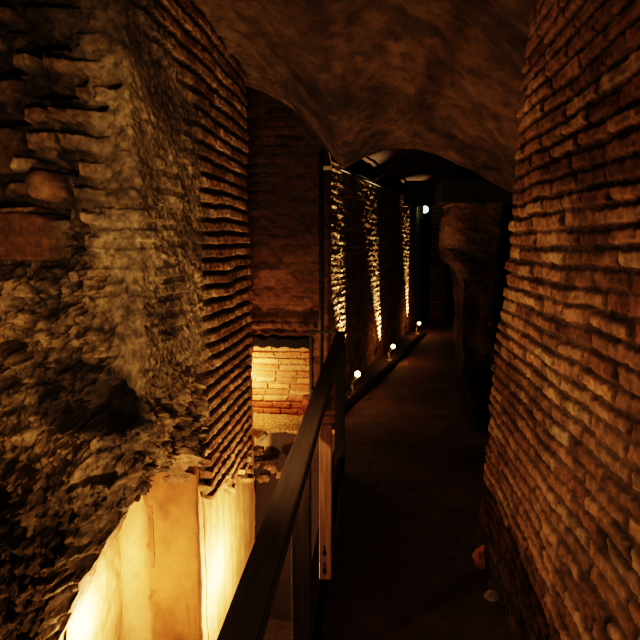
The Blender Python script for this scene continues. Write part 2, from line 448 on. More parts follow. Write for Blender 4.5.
stain = ss(.0, .5, fbm(D_ * 3.5, Z_ * 2.2, o=5, seed=122)); drip = ss(.1, .5, fbm(D_ * 18, Z_ * 1.4, o=3, seed=123))
cp = mix(C(.56, .35, .17) * np.ones(D_.shape + (3,)), C(.34, .19, .085) * np.ones(D_.shape + (3,)), .95 * stain)
cp = mix(cp, C(.26, .16, .08) * np.ones(D_.shape + (3,)), .6 * drip)
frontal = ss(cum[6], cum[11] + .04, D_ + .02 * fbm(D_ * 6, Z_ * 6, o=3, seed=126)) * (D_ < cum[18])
cp = cp * (1 - frontal[..., None] * (1 - C(.42, .33, .25)))  # front face darkened: dirtier plaster, plus its dimmer lighting painted in
crack = ss(.03, .0, np.abs(fbm(D_ * 4, Z_ * 3.2, o=4, seed=124))) * ss(.0, .3, fbm(D_ * 2, Z_ * 2, o=2, seed=125))
cp = mix(cp, C(.10, .06, .03) * np.ones(D_.shape + (3,)), .7 * crack)
grid('plaster_base', Xp, Yp, Z_, cp, M_PLASTER, pier)['label'] = 'smooth ochre plastered lower shaft with thin vertical grooves'

# ------------------------------------------------------------------ ceiling (near vault)
YE = 4.7
epx = [(200, 60), (228, 72), (243, 86), (262, 92), (284, 103), (300, 115), (320, 138), (332, 155), (340, 167), (346, 168), (354, 164), (366, 157), (385, 149), (415, 148), (440, 155), (470, 170), (505, 190), (560, 215), (640, 250)]
ex = np.array([at(px, py, YE).x for px, py in epx]); ez = np.array([at(px, py, YE).z for px, py in epx])
Xc, Yc = np.meshgrid(np.linspace(-1.9, 2.4, 420), np.linspace(-.6, YE, 460), indexing='ij')
prof = np.interp(Xc, ex, ez)
vault = np.where(Xc < -.25, 2.86 - .20 * np.abs(Xc + .55) ** 2, 2.84 - .50 * np.abs(Xc + .25) ** 1.9)
vault = np.maximum(vault, 1.9)
w = ss(2.2, 4.6, Yc)
Zc = vault * (1 - w) + prof * w
nse = .06 * fbm(Xc * 2.2, Yc * 2.2, o=4, seed=130) + .028 * fbm(Xc * 8, Yc * 8, o=4, seed=131) + .03 * (ridged(Xc * 5, Yc * 3, o=4, seed=132) - .6)
wl1, wl2, wlc = worley(Xc * 8, Yc * 8, seed=134)
nse = nse + .02 * (wlc - .5) * ss(0, .2, wl2 - wl1)
nse = nse * (1 - .7 * ss(YE - .25, YE, Yc))
Zc = Zc + nse
cc = mix(C(.10, .066, .043) * np.ones(Xc.shape + (3,)), C(.042, .03, .021) * np.ones(Xc.shape + (3,)), ss(-.3, .5, fbm(Xc * 2.5, Yc * 2.5, o=5, seed=133)))
cc = mix(cc, C(.17, .12, .08) * np.ones(Xc.shape + (3,)), .6 * ss(-.5, -1.1, Xc))
cc *= (.7 + .6 * ss(-.4, .5, fbm(Xc * 10, Yc * 10, o=4, seed=136)))[..., None]
# upstand behind the edge
up = np.linspace(0, 1, 14)[1:]
Xu = np.repeat(Xc[:, -1:], 13, 1); Yu = YE + .02 + .25 * up[None, :] + 0 * Xu; Zu = Zc[:, -1:] + (3.75 - Zc[:, -1:]) * up
grid('ceiling', np.concatenate([Xc, Xu], 1), np.concatenate([Yc, Yu], 1), np.concatenate([Zc, Zu], 1),
     np.concatenate([cc, np.repeat(cc[:, -1:], 13, 1) * .6], 1), M_CEIL, flip=True)['kind'] = 'structure'

# ------------------------------------------------------------------ recess: back wall, low brick wall, beam, gravel ledge
YB = 5.25
xw0 = -3.0; xw1 = at(331, 300, YB).x
Xb, Zb = np.meshgrid(np.linspace(xw0, xw1, 420), np.linspace(-.1, 4.0, 420), indexing='ij')
bm_, ba, bb, br = bricks(Xb, Zb, .085, .26, seed=140, jt=.016, jv=.02, warp=.02)
hb = .012 * bm_ * ss(-.1, .4, fbm(Xb * 1.5, Zb * 1.5, o=3, seed=141)) + .03 * fbm(Xb * 3, Zb * 3, o=5, seed=142) + .02 * fbm(Xb * 14, Zb * 14, o=3, seed=145)
cbk = bcol(Xb.shape, bb, ba, [(.15, .07, .042), (.19, .095, .055), (.13, .065, .042)])
cbk = mix(cbk, C(.13, .075, .048) * np.ones(Xb.shape + (3,)), .6 * ss(-.3, .4, fbm(Xb * 2, Zb * 2, o=3, seed=143)))
grid('wall_back', Xb, YB - hb, Zb, cbk * C(.85, .95, 1.0) * (.45 + 1.0 * ss(1.9, .8, Zb))[..., None], M_BRICK)['kind'] = 'structure'  # lower part brightened: lamplight reaching over the beam, painted into the colour

LZ = at(280, 430, 4.68).z
zbeam = at(280, 341, 5.05).z
ztop = at(280, 346, 5.13).z
lw = empty('low_brick_wall', (-1.4, 5.15, -.05), 'low wall of pale bricks brightly lit from the left under the black beam in the recess', 'wall')
xl1 = at(310, 380, 5.13).x
Sl, Zl = np.meshgrid(np.linspace(-2.4, xl1 + .12, 520), np.linspace(-.08, ztop - .005, 230), indexing='ij')
bm_, ba, bb, br = bricks(Sl, Zl, .064, .21, seed=150, jt=.012, jv=.016, warp=.008, soft=.006)
hl = .016 * bm_ + .012 * (ba - .5) * bm_ + .004 * fbm(Sl * 25, Zl * 25, o=3, seed=151) + .01 * fbm(Sl * 3, Zl * 3, o=3, seed=152)
cl_ = bcol(Sl.shape, bb, ba, [(.48, .25, .12), (.40, .18, .085), (.54, .33, .18), (.44, .22, .11)])
cl_ = mix(C(.30, .20, .12) * np.ones(Sl.shape + (3,)), cl_, bm_)
cl_ = mix(cl_, C(.30, .13, .065) * np.ones(Sl.shape + (3,)), ss(.10, .04, Zl))
ovl = np.maximum(Sl - xl1, 0); tl = ss(0, .02, ovl)
grid('brick_face', np.minimum(Sl, xl1) + hl * tl, 5.13 - hl * (1 - tl) + ovl, Zl, cl_, M_BRICK, lw)
bm = bmesh.new()
vs = box(bm, ((-2.4 + xl1) / 2, 5.20, ztop - .02), (xl1 + 2.4, .1, .03))
bm_obj('coping', bm, M_BEAM, lw)

# single reddish brick loose against the foot of the low wall
p = at(305.5, 393, 5.07)
br_o = bmesh.new(); box(br_o, (p.x, 5.065, LZ + .108), (.065, .06, .16), bev=.006)
for v in br_o.verts: v.co += Vector((random.uniform(-1, 1), random.uniform(-1, 1), random.uniform(-1, 1))) * .003
bt = bm_obj('upright_brick', br_o, plain('red_brick', (.32, .12, .06), rough=.9, nscale=40, bump=.5))
setp(bt, 'single reddish brick standing on end at the right foot of the lit low wall', 'brick')

bmb = bmesh.new()
xa = -2.2; xb_ = at(312, 341, 5.0).x
n = 40; rings = []
for k in range(n + 1):
    x = xa + (xb_ - xa) * k / n
    dz = .008 * math.sin(k * 1.7) + random.uniform(-.007, .007)
    hh = .045 + random.uniform(-.004, .006)
    rings.append([bmb.verts.new((x, 5.0 + dy, zbeam + dz + dzz * hh)) for dy, dzz in ((-.06, -.8), (-.05, -1), (.1, -1), (.1, 1), (-.05, 1), (-.06, .8))])
for k in range(n):
    for i in range(6): bmb.faces.new((rings[k][i], rings[k][(i + 1) % 6], rings[k + 1][(i + 1) % 6], rings[k + 1][i]))
bmb.faces.new(rings[0]); bmb.faces.new(rings[-1])
tbm = bm_obj('timber_beam', bmb, M_BEAM)
setp(tbm, 'black horizontal beam spanning the recess just above the lit low brick wall', 'beam')

# gravel ledge on a plaster retaining wall
zl = ground(280, 412, 0).z
yl0 = at(280, 431, 4.68)
Xg, Yg = np.meshgrid(np.linspace(-2.6, -.30, 480), np.linspace(4.665, 5.22, 140), indexing='ij')
g1, g2, gc = worley(Xg * 55, Yg * 55, seed=160)
edge = 4.68 + .015 * fbm(Xg * 8, Xg * 0, o=3, seed=161)
Zg = LZ + .012 * (1 - g1) * (.5 + gc) + .02 * fbm(Xg * 6, Yg * 6, o=3, seed=162)
drop = np.maximum(edge - Yg, 0)
Yg2 = np.maximum(Yg, edge); Zg = Zg - drop * 1.6
cg = mix(C(.30, .19, .09) * np.ones(Xg.shape + (3,)), C(.52, .36, .18) * np.ones(Xg.shape + (3,)), gc)
cg *= (.6 + .5 * ss(0, .4, g2 - g1))[..., None]
gl = grid('gravel', Xg, Yg2, Zg, cg, M_RUBBLE)
setp(gl, 'strip of coarse yellowish gravel on the ledge in front of the lit low brick wall', 'gravel', kind='stuff')
# retaining wall below the ledge (pit end wall)
Xq, Zq = np.meshgrid(np.linspace(-3.0, -.28, 240), np.linspace(-2.0, LZ - .005, 160), indexing='ij')
cq = C(.42, .30, .17) * (.7 + .5 * ss(-.4, .5, fbm(Xq * 3, Zq * 3, o=4, seed=171)))[..., None]
xdk = at(268, 445, 4.75).x
cq = mix(cq, C(.05, .035, .025) * np.ones(Xq.shape + (3,)), ss(xdk - .02, xdk + .05, Xq))  # right part painted dark in place of shadow
cq = mix(cq, C(.03, .02, .014) * np.ones(Xq.shape + (3,)), ss(-.22, -.36, Zq))  # lower part painted dark, as the unlit depth of the pit
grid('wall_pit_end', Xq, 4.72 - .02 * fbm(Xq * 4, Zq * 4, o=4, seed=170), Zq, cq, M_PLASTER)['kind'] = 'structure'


def rock(name, c, size, seed, mat, colr, label, cat='stone', rot=0.0, group=None, flat=.0):
    n = 26
    U, W = np.meshgrid(np.linspace(0, 2 * math.pi, n * 2), np.linspace(0, math.pi, n), indexing='ij')
    dx, dy, dz = np.cos(U) * np.sin(W), np.sin(U) * np.sin(W), np.cos(W)
    r = 1 + .4 * fbm(dx * 1.9 + seed, dy * 1.4, dz * 1.4, o=3, seed=seed) + 0.16 * fbm(dx * 5, dy * 5, dz * 5 + seed, o=4, seed=seed)
    q = 2.5; sq = (np.abs(dx) ** q + np.abs(dy) ** q + np.abs(dz) ** q) ** (-1 / q)
    r = r * sq
    x, y, z = dx * r * size[0], dy * r * size[1], dz * r * size[2]
    cr_, sr_ = math.cos(rot), math.sin(rot)
    x, z = x * cr_ - z * sr_, x * sr_ + z * cr_
    cc_ = np.array(colr) * (.75 + .5 * ss(-.5, .5, fbm(dx * 3 + seed, dy * 3, dz * 3, o=3, seed=seed + 3)))[..., None]
    o = grid(name, x, y, z, cc_, mat)
    o.location = c
    return setp(o, label, cat, group)


# broken masonry hanging at the foot of the pier, beside the dark pit end
rub = [(262, 437, 4.46, (.05, .05, .028), .9, 'pale angular chunk topmost in the rubble under the gravel ledge', (.52, .40, .24)),
       (259, 450, 4.50, (.045, .05, .04), .3, 'dark chunk of masonry left of the pale plaster under the gravel ledge', (.16, .10, .06)),
       (258, 464, 4.56, (.045, .045, .035), .5, 'brown lump of masonry midway down the rubble beside the plaster pier', (.26, .16, .09)),
       (270, 467, 4.5, (.06, .06, .045), -.3, 'largest brown lump in the rubble behind the handrail', (.28, .17, .09)),
       (282, 474, 4.38, (.05, .05, .04), .2, 'rightmost rounded lump of the rubble next to the handrail', (.24, .15, .08)),
       (264, 477, 4.4, (.05, .05, .035), .1, 'lowest dark lump of the rubble beside the pier edge', (.2, .12, .07))]
for i, (px, py, yy, sz, ro, lb, cr_) in enumerate(rub):
    rock('masonry_chunk', at(px, py, yy), sz, 200 + i, M_RUBBLE, [c * .6 for c in cr_], lb, 'rubble', ro, 'broken masonry chunks at the foot of the brick pier')

# ------------------------------------------------------------------ floor, pit
D = ray(517, 245); D = Vector((D.x, D.y, 0)).normalized()
NRM = Vector((D.y, -D.x, 0))            # points from the lamp wall into the passage
W0 = ground(331, 400)
Wk = ground(383, 354)
D = (Wk - W0).normalized(); NRM = Vector((D.y, -D.x, 0))


def floor_patch(name, x0, x1, y0, y1, nx_, ny_, seed):
    Xf, Yf = np.meshgrid(np.linspace(x0, x1, nx_), np.linspace(y0, y1, ny_), indexing='ij')
    Zf = .012 * fbm(Xf * 3, Yf * 3, o=4, seed=180) + .003 * fbm(Xf * 40, Yf * 40, o=2, seed=181)
    edge = ss(x0 + .1, x0 + .2, Xf)
    cf_ = mix(C(.15, .085, .05) * np.ones(Xf.shape + (3,)), C(.085, .05, .03) * np.ones(Xf.shape + (3,)), ss(-.3, .4, fbm(Xf * 2, Yf * 2, o=5, seed=182)))
    return Xf, Yf, Zf, cf_


Xf, Yf, Zf, cf_ = floor_patch('floor', -.30, 3.4, -1.2, 16, 300, 900, 1)
fl = grid('floor', Xf, Yf, Zf - .012, cf_ * .8, M_FLOOR); fl['kind'] = 'structure'
# side of the walkway slab
Xs, Ys = np.meshgrid(np.linspace(0, 1, 4), np.linspace(-1.2, 4.72, 60), indexing='ij')
grid('trim_2', -.30 + 0 * Xs, Ys, -.004 - Xs * 2.0, C(.10, .07, .045) * np.ones(Xs.shape + (3,)), M_FLOOR, flip=True)['kind'] = 'structure'
Xs, Ys = np.meshgrid(np.linspace(-4, .0, 60), np.linspace(-1.5, 5.0, 80), indexing='ij')
grid('floor_pit', Xs, Ys, -2.0 + .04 * fbm(Xs * 3, Ys * 3, o=4, seed=190), C(.06, .04, .026) * np.ones(Xs.shape + (3,)), M_FLOOR)['kind'] = 'structure'
# floor behind the rail end, up to the lamp wall
Xs, Ys = np.meshgrid(np.linspace(-.62, -.29, 30), np.linspace(4.72, 5.6, 50), indexing='ij')
grid('floor_strip', Xs, Ys, -.01 + .01 * fbm(Xs * 6, Ys * 6, o=3, seed=191), C(.14, .08, .045) * np.ones(Xs.shape + (3,)), M_FLOOR)['kind'] = 'structure'

# ------------------------------------------------------------------ lamp wall (far left), kerb
LEN = (ground(431, 321) - W0).length
Sw, Zw = np.meshgrid(np.linspace(-.05, LEN, 1000), np.linspace(-.05, 2.42, 420), indexing='ij')
q1, q2, qc = worley(Sw * 11 + .3 * fbm(Sw * 6, Zw * 6, o=2, seed=210), Zw * 15, seed=211)
bm_, ba, bb, br = bricks(Sw, Zw, .07, .22, seed=212, jt=.02, jv=.025, warp=.03, soft=.012)
hw = .005 * (qc - .5) * ss(0, .15, q2 - q1) + .004 * ss(0, .25, q2 - q1) + .0045 * fbm(Sw * 60, Zw * 60, o=2, seed=213, g=.7) + .006 * bm_ * ba + .008 * fbm(Sw * 2, Zw * 2, o=3, seed=214)
cw = mix(C(.13, .085, .05) * np.ones(Sw.shape + (3,)), bcol(Sw.shape, qc, ba, [(.30, .18, .09), (.38, .24, .13), (.26, .14, .075), (.44, .32, .18)]), ss(0, .2, q2 - q1))
Pw = lambda s, off: (W0.x + D.x * s + NRM.x * off, W0.y + D.y * s + NRM.y * off)
M_LAMPWALL = stone('lamp_wall_rubble', bscale=130, bstr=.7, bdist=.005, vary=.4, vscale=60, spec=.0, rough=1)
xw, yw = Pw(Sw, hw - .03)
# near end returns back so the wall has thickness
grid('wall_left', xw, yw, Zw, cw, M_LAMPWALL)['kind'] = 'structure'
Sr, Zr = np.meshgrid(np.linspace(0, .5, 12), np.linspace(-.05, 2.42, 40), indexing='ij')
xr_, yr_ = Pw(-.05 + 0 * Sr, -.03 - Sr)
grid('wall_left_end', xr_, yr_, Zr, C(.08, .055, .035) * np.ones(Sr.shape + (3,)), M_BRICK)['kind'] = 'structure'
Sr, Or = np.meshgrid(np.linspace(-.05, LEN, 40), np.linspace(0, .7, 8), indexing='ij')
xr_, yr_ = Pw(Sr, .0 - Or)
grid('trim_3', xr_, yr_, 2.41 + 0 * Sr, C(.06, .04, .028) * np.ones(Sr.shape + (3,)), M_BRICK)['kind'] = 'structure'

K0 = ground(346, 409); K1 = ground(386, 372); K2 = ground(424, 334)
bm = bmesh.new()
pts = [K0 + (K0 - K1) * .12, K0, K1, K2]
for a_, b_ in zip(pts[:-1], pts[1:]):
    d = b_ - a_; ang_ = math.atan2(d.y, d.x)
    box(bm, (a_ + b_) / 2 + Vector((0, 0, .02)), (d.length + .02, .07, .06), Matrix.Rotation(ang_, 3, 'Z'), bev=.008)
bm_obj('trim_1', bm, M_EDGE)['kind'] = 'structure'

# end of the left wall: a dark brick return pier by the far doorway
e0 = ground(428, 322); e1 = ground(442, 321)
Sr, Zr = np.meshgrid(np.linspace(0, 1, 80), np.linspace(-.05, 3.0, 200), indexing='ij')
bm_, ba, bb, br = bricks(Sr * .3, Zr, .08, .2, seed=220, jt=.02)
cE = mix(C(.05, .03, .02) * np.ones(Sr.shape + (3,)), C(.17, .09, .05) * (.6 + .8 * ba)[..., None], bm_)
grid('wall_far', e0.x + (e1.x - e0.x) * Sr, e0.y - .12 - .02 * bm_ + 0 * Sr, Zr, cE, M_BRICK)['kind'] = 'structure'
Sr, Zr = np.meshgrid(np.linspace(0, 1, 20), np.linspace(-.05, 3.0, 60), indexing='ij')
grid('wall_far_return', e1.x + 0 * Sr, e0.y - .12 + 3 * Sr, Zr, C(.08, .045, .03) * np.ones(Sr.shape + (3,)), M_BRICK)['kind'] = 'structure'
Sr, Zr = np.meshgrid(np.linspace(-1, 5.5, 60), np.linspace(-.05, 4.0, 60), indexing='ij')
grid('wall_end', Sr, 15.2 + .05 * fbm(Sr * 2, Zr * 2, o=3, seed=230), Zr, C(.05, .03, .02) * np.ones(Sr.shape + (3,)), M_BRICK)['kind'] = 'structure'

# ------------------------------------------------------------------ rubble pier right of the far doorway
YP = 4.75
rp = empty('rubble_pier', at(478, 428, YP + .15), 'rough dim rubble pier right of the far doorway, head jutting left like broken arch', 'pillar')
zq = np.linspace(-.03, at(478, 203, YP).z, 300)
lpx = [(443, 120), (443, 190), (452, 206), (447, 216), (445, 232), (446, 250), (449, 262), (457, 268), (462, 282), (463, 300), (461, 340), (463, 352), (462, 372), (466, 384), (470, 400), (471, 428), (471, 440)]
lz = np.array([at(x, y, YP).z for x, y in lpx]); lx = np.array([at(x, y, YP).x for x, y in lpx]); o_ = np.argsort(lz)
xl = np.interp(zq, lz[o_], lx[o_])
xr2 = np.interp(zq, [0, .4, 2.0], [at(493, 428, YP).x] * 3)
# perimeter: left flank (from back) -> front -> right flank
U = np.concatenate([np.linspace(-1, 0, 40, endpoint=False), np.linspace(0, 1, 120), np.linspace(1, 2, 40)[1:]])
Ug, Zg_ = np.meshgrid(U, zq, indexing='ij')
xlg = np.interp(Zg_, zq, xl); xrg = np.interp(Zg_, zq, xr2)
xx = np.where(Ug < 0, xlg, np.where(Ug > 1, xrg, xlg + (xrg - xlg) * np.clip(Ug, 0, 1)))
yy = YP + np.where(Ug < 0, -Ug * .5, np.where(Ug > 1, (Ug - 1) * .8, 0))
Ux = Ug * .32
fe, fh, fc = facets(Ux * 7 + .3 * fbm(Ux * 6, Zg_ * 6, o=2, seed=245), Zg_ * 7, 246)
nz_ = .05 * fbm(Ux * 5 + 5, Zg_ * 5, o=5, seed=240) + .05 * fh * ss(0, .1, fe) * ss(1.7, 1.5, Zg_)
bul = .07 * ss(.55, .35, Zg_) * ss(.0, .2, Zg_)
rnd = .06 * (np.clip(1 - np.abs(Ug - .5) * 2, 0, 1) ** .5)
yy = yy - (nz_ + bul + rnd) * ss(-.6, .1, Ug) * ss(1.6, .9, Ug)
xx = xx - nz_ * .5 * ss(.2, -.1, Ug)
crp = mix(C(.075, .048, .03) * np.ones(Ug.shape + (3,)), C(.04, .026, .017) * np.ones(Ug.shape + (3,)), ss(-.3, .4, fbm(Ug * 3, Zg_ * 5, o=4, seed=242)))
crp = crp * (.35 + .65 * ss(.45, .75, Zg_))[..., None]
crp = mix(crp, C(.17, .11, .068) * np.ones(Ug.shape + (3,)), ss(.5, .15, Ug) * ss(1.5, 1.65, Zg_))  # light on the jutting head painted in, shaft below kept dim
grid('rubble_shaft', xx, yy, Zg_, crp, M_RUBBLE, rp)
# passage to the right behind the near wall, deep shade painted as near-black walls
Sr, Zr = np.meshgrid(np.linspace(at(493, 300, 5.4).x - .1, 3.4, 40), np.linspace(-.05, 3.0, 40), indexing='ij')
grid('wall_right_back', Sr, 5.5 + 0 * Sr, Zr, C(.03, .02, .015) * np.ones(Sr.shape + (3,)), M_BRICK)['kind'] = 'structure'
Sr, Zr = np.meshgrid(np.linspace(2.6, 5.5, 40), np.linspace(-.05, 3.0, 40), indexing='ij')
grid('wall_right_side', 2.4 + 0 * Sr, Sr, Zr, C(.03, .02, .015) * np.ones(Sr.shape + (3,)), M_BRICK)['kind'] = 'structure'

# ------------------------------------------------------------------ far, higher vault with ribs and lintel
Sx, Ty = np.meshgrid(np.linspace(0, 1, 60), np.linspace(5.6, 15.2, 200), indexing='ij')
cx_ = D.x / D.y
axis = W0.x + (Ty - W0.y) * cx_ + 1.0
half = 1.3
th_ = math.pi * Sx
Xv = axis - half * np.cos(th_); Zv = 2.28 + .52 * np.sin(th_) + .04 * fbm(Xv * 3, Ty * 3, o=4, seed=250)
cv = mix(C(.06, .032, .018) * np.ones(Sx.shape + (3,)), C(.03, .018, .011) * np.ones(Sx.shape + (3,)), ss(-.3, .4, fbm(Xv * 2, Ty * 2, o=4, seed=251)))
grid('ceiling_back', Xv, Ty, Zv, cv, M_CEIL, flip=True)['kind'] = 'structure'


def rib(yc, wid, lab):
    bm = bmesh.new(); rings = []
    for k in range(25):
        t_ = math.pi * k / 24; r0, r1 = half - .02, half - .16
        ax = W0.x + (yc - W0.y) * cx_ + 1.0
        ring = []
        for (rr, zz_, dy) in ((r0, .50, -wid / 2), (r1, .40, -wid / 2), (r1, .40, wid / 2), (r0, .50, wid / 2)):
            ring.append(bm.verts.new((ax - rr * math.cos(t_), yc + dy, 2.27 + zz_ * math.sin(t_))))
        rings.append(ring)
    for k in range(24):
        for i in range(4): bm.faces.new((rings[k][i], rings[k][(i + 1) % 4], rings[k + 1][(i + 1) % 4], rings[k + 1][i]))
    o = bm_obj('vault_rib', bm, M_BEAM)
    return setp(o, lab, 'arch', 'dark ribs across the far vault')


rib(7.4, .3, 'nearest dark arched rib crossing the far vault above the lamp-lit wall')
rib(10.2, .3, 'farther dark arched rib of the vault, just above the cool white lamp')

zl_ = at(455, 193, 8.6)
bm = bmesh.new(); zc0 = at(455, 205, 8.6).z; zc1 = at(455, 181, 8.6).z
box(bm, ((at(404, 190, 8.6).x + 2.9) / 2, 8.6, (zc0 + zc1) / 2), (2.9 - at(404, 190, 8.6).x, .25, zc1 - zc0), bev=.01)
o = bm_obj('lintel_beam', bm, M_BEAM)
setp(o, 'wide black lintel beam across the passage above the far doorway', 'beam')
# dark stub hanging from the near vault
bm = bmesh.new(); p0 = at(466, 160, 4.9); p1 = at(466, 192, 4.9)
box(bm, (p0.x, 5.0, (p0.z + p1.z) / 2 + .04), (.15, .2, p0.z - p1.z + .16), bev=.02)
o = bm_obj('hanging_post', bm, M_BEAM)
setp(o, 'short black post under the vault edge, standing on the black beam over the rubble pier', 'post')
bm = bmesh.new(); q0 = at(440, 204, YP); q1 = at(440, 181, YP)
box(bm, ((q0.x + 2.38) / 2, YP + .2, (q0.z + q1.z) / 2 + .01), (2.38 - q0.x, .5, q1.z - q0.z), bev=.015)
o = bm_obj('lintel_beam', bm, M_BEAM)
setp(o, 'nearer black beam lying across the head of the rubble pier', 'beam')

# ------------------------------------------------------------------ guard rail
gr = empty('guard_rail', (-.235, 2.0, 0), 'dark timber guard rail along the left edge of the walkway over the lit pit', 'railing')
RY0, RY1 = -.5, at(341, 333, 3.7).y
ctr = -.225


def railx(y): return -.203 - .026 * (y - .8) / 2.9


def skew(bm):
    for v in bm.verts: v.co.x += railx(v.co.y) - ctr
    return bm


bm = bmesh.new(); box(bm, (ctr, (RY0 + RY1) / 2, .982), (.062, RY1 - RY0, .045), bev=.005)
bm_obj('handrail', skew(bm), M_WOOD, gr)
bm = bmesh.new(); box(bm, (ctr + .031, (RY0 + RY1) / 2, 1.003), (.003, RY1 - RY0 - .02, .004))
setp(bm_obj('edge_highlight', skew(bm), M_CONDUIT, gr), 'thin added strip imitating the highlight along the right edge of the handrail')  # added strip that draws the edge highlight, not a separate fitting
for yy_, wx in ((.35, .056), (1.52, .056), (3.66, .07)):
    bm = bmesh.new(); box(bm, (ctr, yy_, .47), (wx, .045, .98), bev=.004)
    bm_obj('post', skew(bm), M_EDGE if yy_ > 3 else M_POST, gr)  # far post coloured black so it stays shaded despite lamp spill
bm = bmesh.new(); box(bm, (ctr + .0, (RY0 + RY1) / 2, .05), (.03, RY1 - RY0, .10), bev=.003)
bm_obj('toe_board', skew(bm), M_EDGE, gr)
# short hanging plank with keyhole slots
Yk = 1.86
pb = at(324.5, 578, Yk); pt = at(326.5, 432, Yk)
bm = bmesh.new(); box(bm, ((pb.x + pt.x) / 2, Yk, (pb.z + .965) / 2), (.045, .022, .965 - pb.z), bev=.004)
pk = bm_obj('slotted_plank', bm, M_PLANK, gr); pk['label'] = 'short pale plank with two keyhole slots near its lower end'
for (py_, rr_) in ((553, .008), (571, .008)):
    bm = bmesh.new()
    c_ = at(324.5, py_, Yk - .0125)
    bmesh.ops.create_circle(bm, cap_ends=True, segments=16, radius=rr_, matrix=Matrix.Translation(c_) @ Matrix.Rotation(math.pi / 2, 4, 'X') @ Matrix.Diagonal((1, 1.5, 1, 1)))
    c2 = c_ + Vector((0, 0, .018 if py_ > 560 else .014))
    box(bm, c2, (.005, .0012, .034))
    bm_obj('keyhole_slot', bm, M_SLOT, pk)

# thin metal guard frame at the recess
gf = empty('metal_guard_frame', (at(325, 400, 4.6).x, 4.6, 0), 'thin black metal guard frame across the recess behind the end of the handrail', 'railing')
xa = at(310.5, 332, 4.6).x; xb2 = at(343, 332, 4.6).x; zt = at(325, 332, 4.6).z
zb_ = at(309, 410, 4.6).z
bm = bmesh.new(); box(bm, ((xa + xb2) / 2, 4.6, zt), (xb2 - xa + .02, .02, .02), bev=.002); bm_obj('top_bar', bm, M_STEEL, gf)
for px_ in (310.5, 342):
    x_ = at(px_, 360, 4.6).x
    bm = bmesh.new(); box(bm, (x_, 4.6, (zt - .25) / 2), (.022, .022, zt + .25), bev=.002); bm_obj('upright', bm, M_STEEL, gf)

# tall steel pole at the corner of the lamp wall
xp_ = at(321.5, 300, 4.95)
po = empty('steel_pole', (xp_.x, 4.95, LZ + .02), 'tall slim black pole standing at the near corner of the lamp-lit wall', 'pole')
bm = bmesh.new(); tube(bm, [(xp_.x, 4.95, LZ + .03), (xp_.x, 4.95, at(322, 150, 4.95).z)], .023, 14); bm_obj('shaft', bm, M_STEEL, po, True)
bm = bmesh.new(); box(bm, (xp_.x, 4.95, LZ + .045), (.12, .12, .02), bev=.003); bm_obj('base_plate', bm, M_STEEL, po)
bm = bmesh.new(); pA = at(329, 152, 4.93); tube(bm, [pA, at(332, 165, 4.93)], .006, 8)
box(bm, at(327, 168, 4.95), (.09, .03, .03)); bm_obj('bracket', bm, M_LAMP, po)

# ------------------------------------------------------------------ small uplights
lamps = [((352.5, 399), (357.5, 374), (344, 330), (333, 185), 'nearest uplight on the gravel strip, just right of the handrail end', 1.0),
         ((389, 361), (393, 346.5), (381, 330), (372, 215), 'middle of the three small uplights, by the kerb in front of the wall', 1.15),
         ((416.5, 334), (419, 323.5), (408.5, 300), (407, 215), 'farthest small uplight, near the dark end of the passage', 1.25)]
for i, (bp, hp, t0_, t1_, lab, k) in enumerate(lamps):
    B = ground(*bp, 0.0)
    dep_ = B.y
    Hd = hit(*hp, B, Vector((0, 1, 0)))
    L_ = empty('uplight', B, lab, 'lamp', 'small uplights along the left wall')
    d = Hd - B
    el = B + Vector((d.x * .05, 0, d.z * .52))
    elb = B + Vector((-.012, .0, d.z * .60))
    bm = bmesh.new(); bmesh.ops.create_cone(bm, cap_ends=True, segments=20, radius1=.05, radius2=.045, depth=.018, matrix=Matrix.Translation(B + Vector((0, 0, .009)))); bm_obj('base', bm, M_LAMP, L_)
    bm = bmesh.new(); tube(bm, [B + Vector((0, 0, .015)), B + Vector((0, 0, d.z * .3)), elb], .008, 10); bm_obj('stem', bm, M_LAMP, L_, True)
    dirv = (Hd - elb); tip = elb + dirv * .78
    bm = bmesh.new(); tube(bm, [elb - dirv * .08, elb, elb + dirv * .55, tip], [.011, .014, .016, .026], 14); hd = bm_obj('lamp_head', bm, M_LAMP, L_, True)
    bm = bmesh.new(); bmesh.ops.create_uvsphere(bm, u_segments=18, v_segments=12, radius=.032, matrix=Matrix.Translation(Hd)); bm_obj('bulb', bm, M_BULB, hd, True)
    bm = bmesh.new(); kp = K0 + (K2 - K0) * (.12 + .36 * i)
    tube(bm, [B + Vector((.04, 0, .012)), B + Vector((.10, .02, .02)), B + Vector((.14, -.05, .012)), B + Vector((.2, -.02, .012))], .007, 8)
    bm_obj('cable', bm, M_CABLE, L_, True)
    # narrow beam grazing up the wall
    A_ = hit(*t0_, W0, NRM); T_ = hit(*t1_, W0, NRM)
    src = A_ + (A_ - T_) * ((A_.z - .04) / (T_.z - A_.z)) + NRM * .065
    ld = bpy.data.lights.new('uplight_beam', 'SPOT'); ld.energy = 2000 * k; ld.color = (1, .74, .42); ld.spot_size = math.radians(28); ld.spot_blend = 1; ld.shadow_soft_size = .015
    lo = bpy.data.objects.new('uplight_beam', ld); COL.objects.link(lo); lo.location = src
    aim = A_.lerp(T_, .04) + NRM * .0
    lo.rotation_euler = (aim - src).to_track_quat('-Z', 'Y').to_euler()
    lp = bpy.data.lights.new('uplight_spill', 'POINT'); lp.energy = 3.2 * k; lp.color = (1, .45, .14); lp.shadow_soft_size = .04
    lo = bpy.data.objects.new('uplight_spill', lp); COL.objects.link(lo); lo.location = Hd + Vector((.06, -.03, .02))

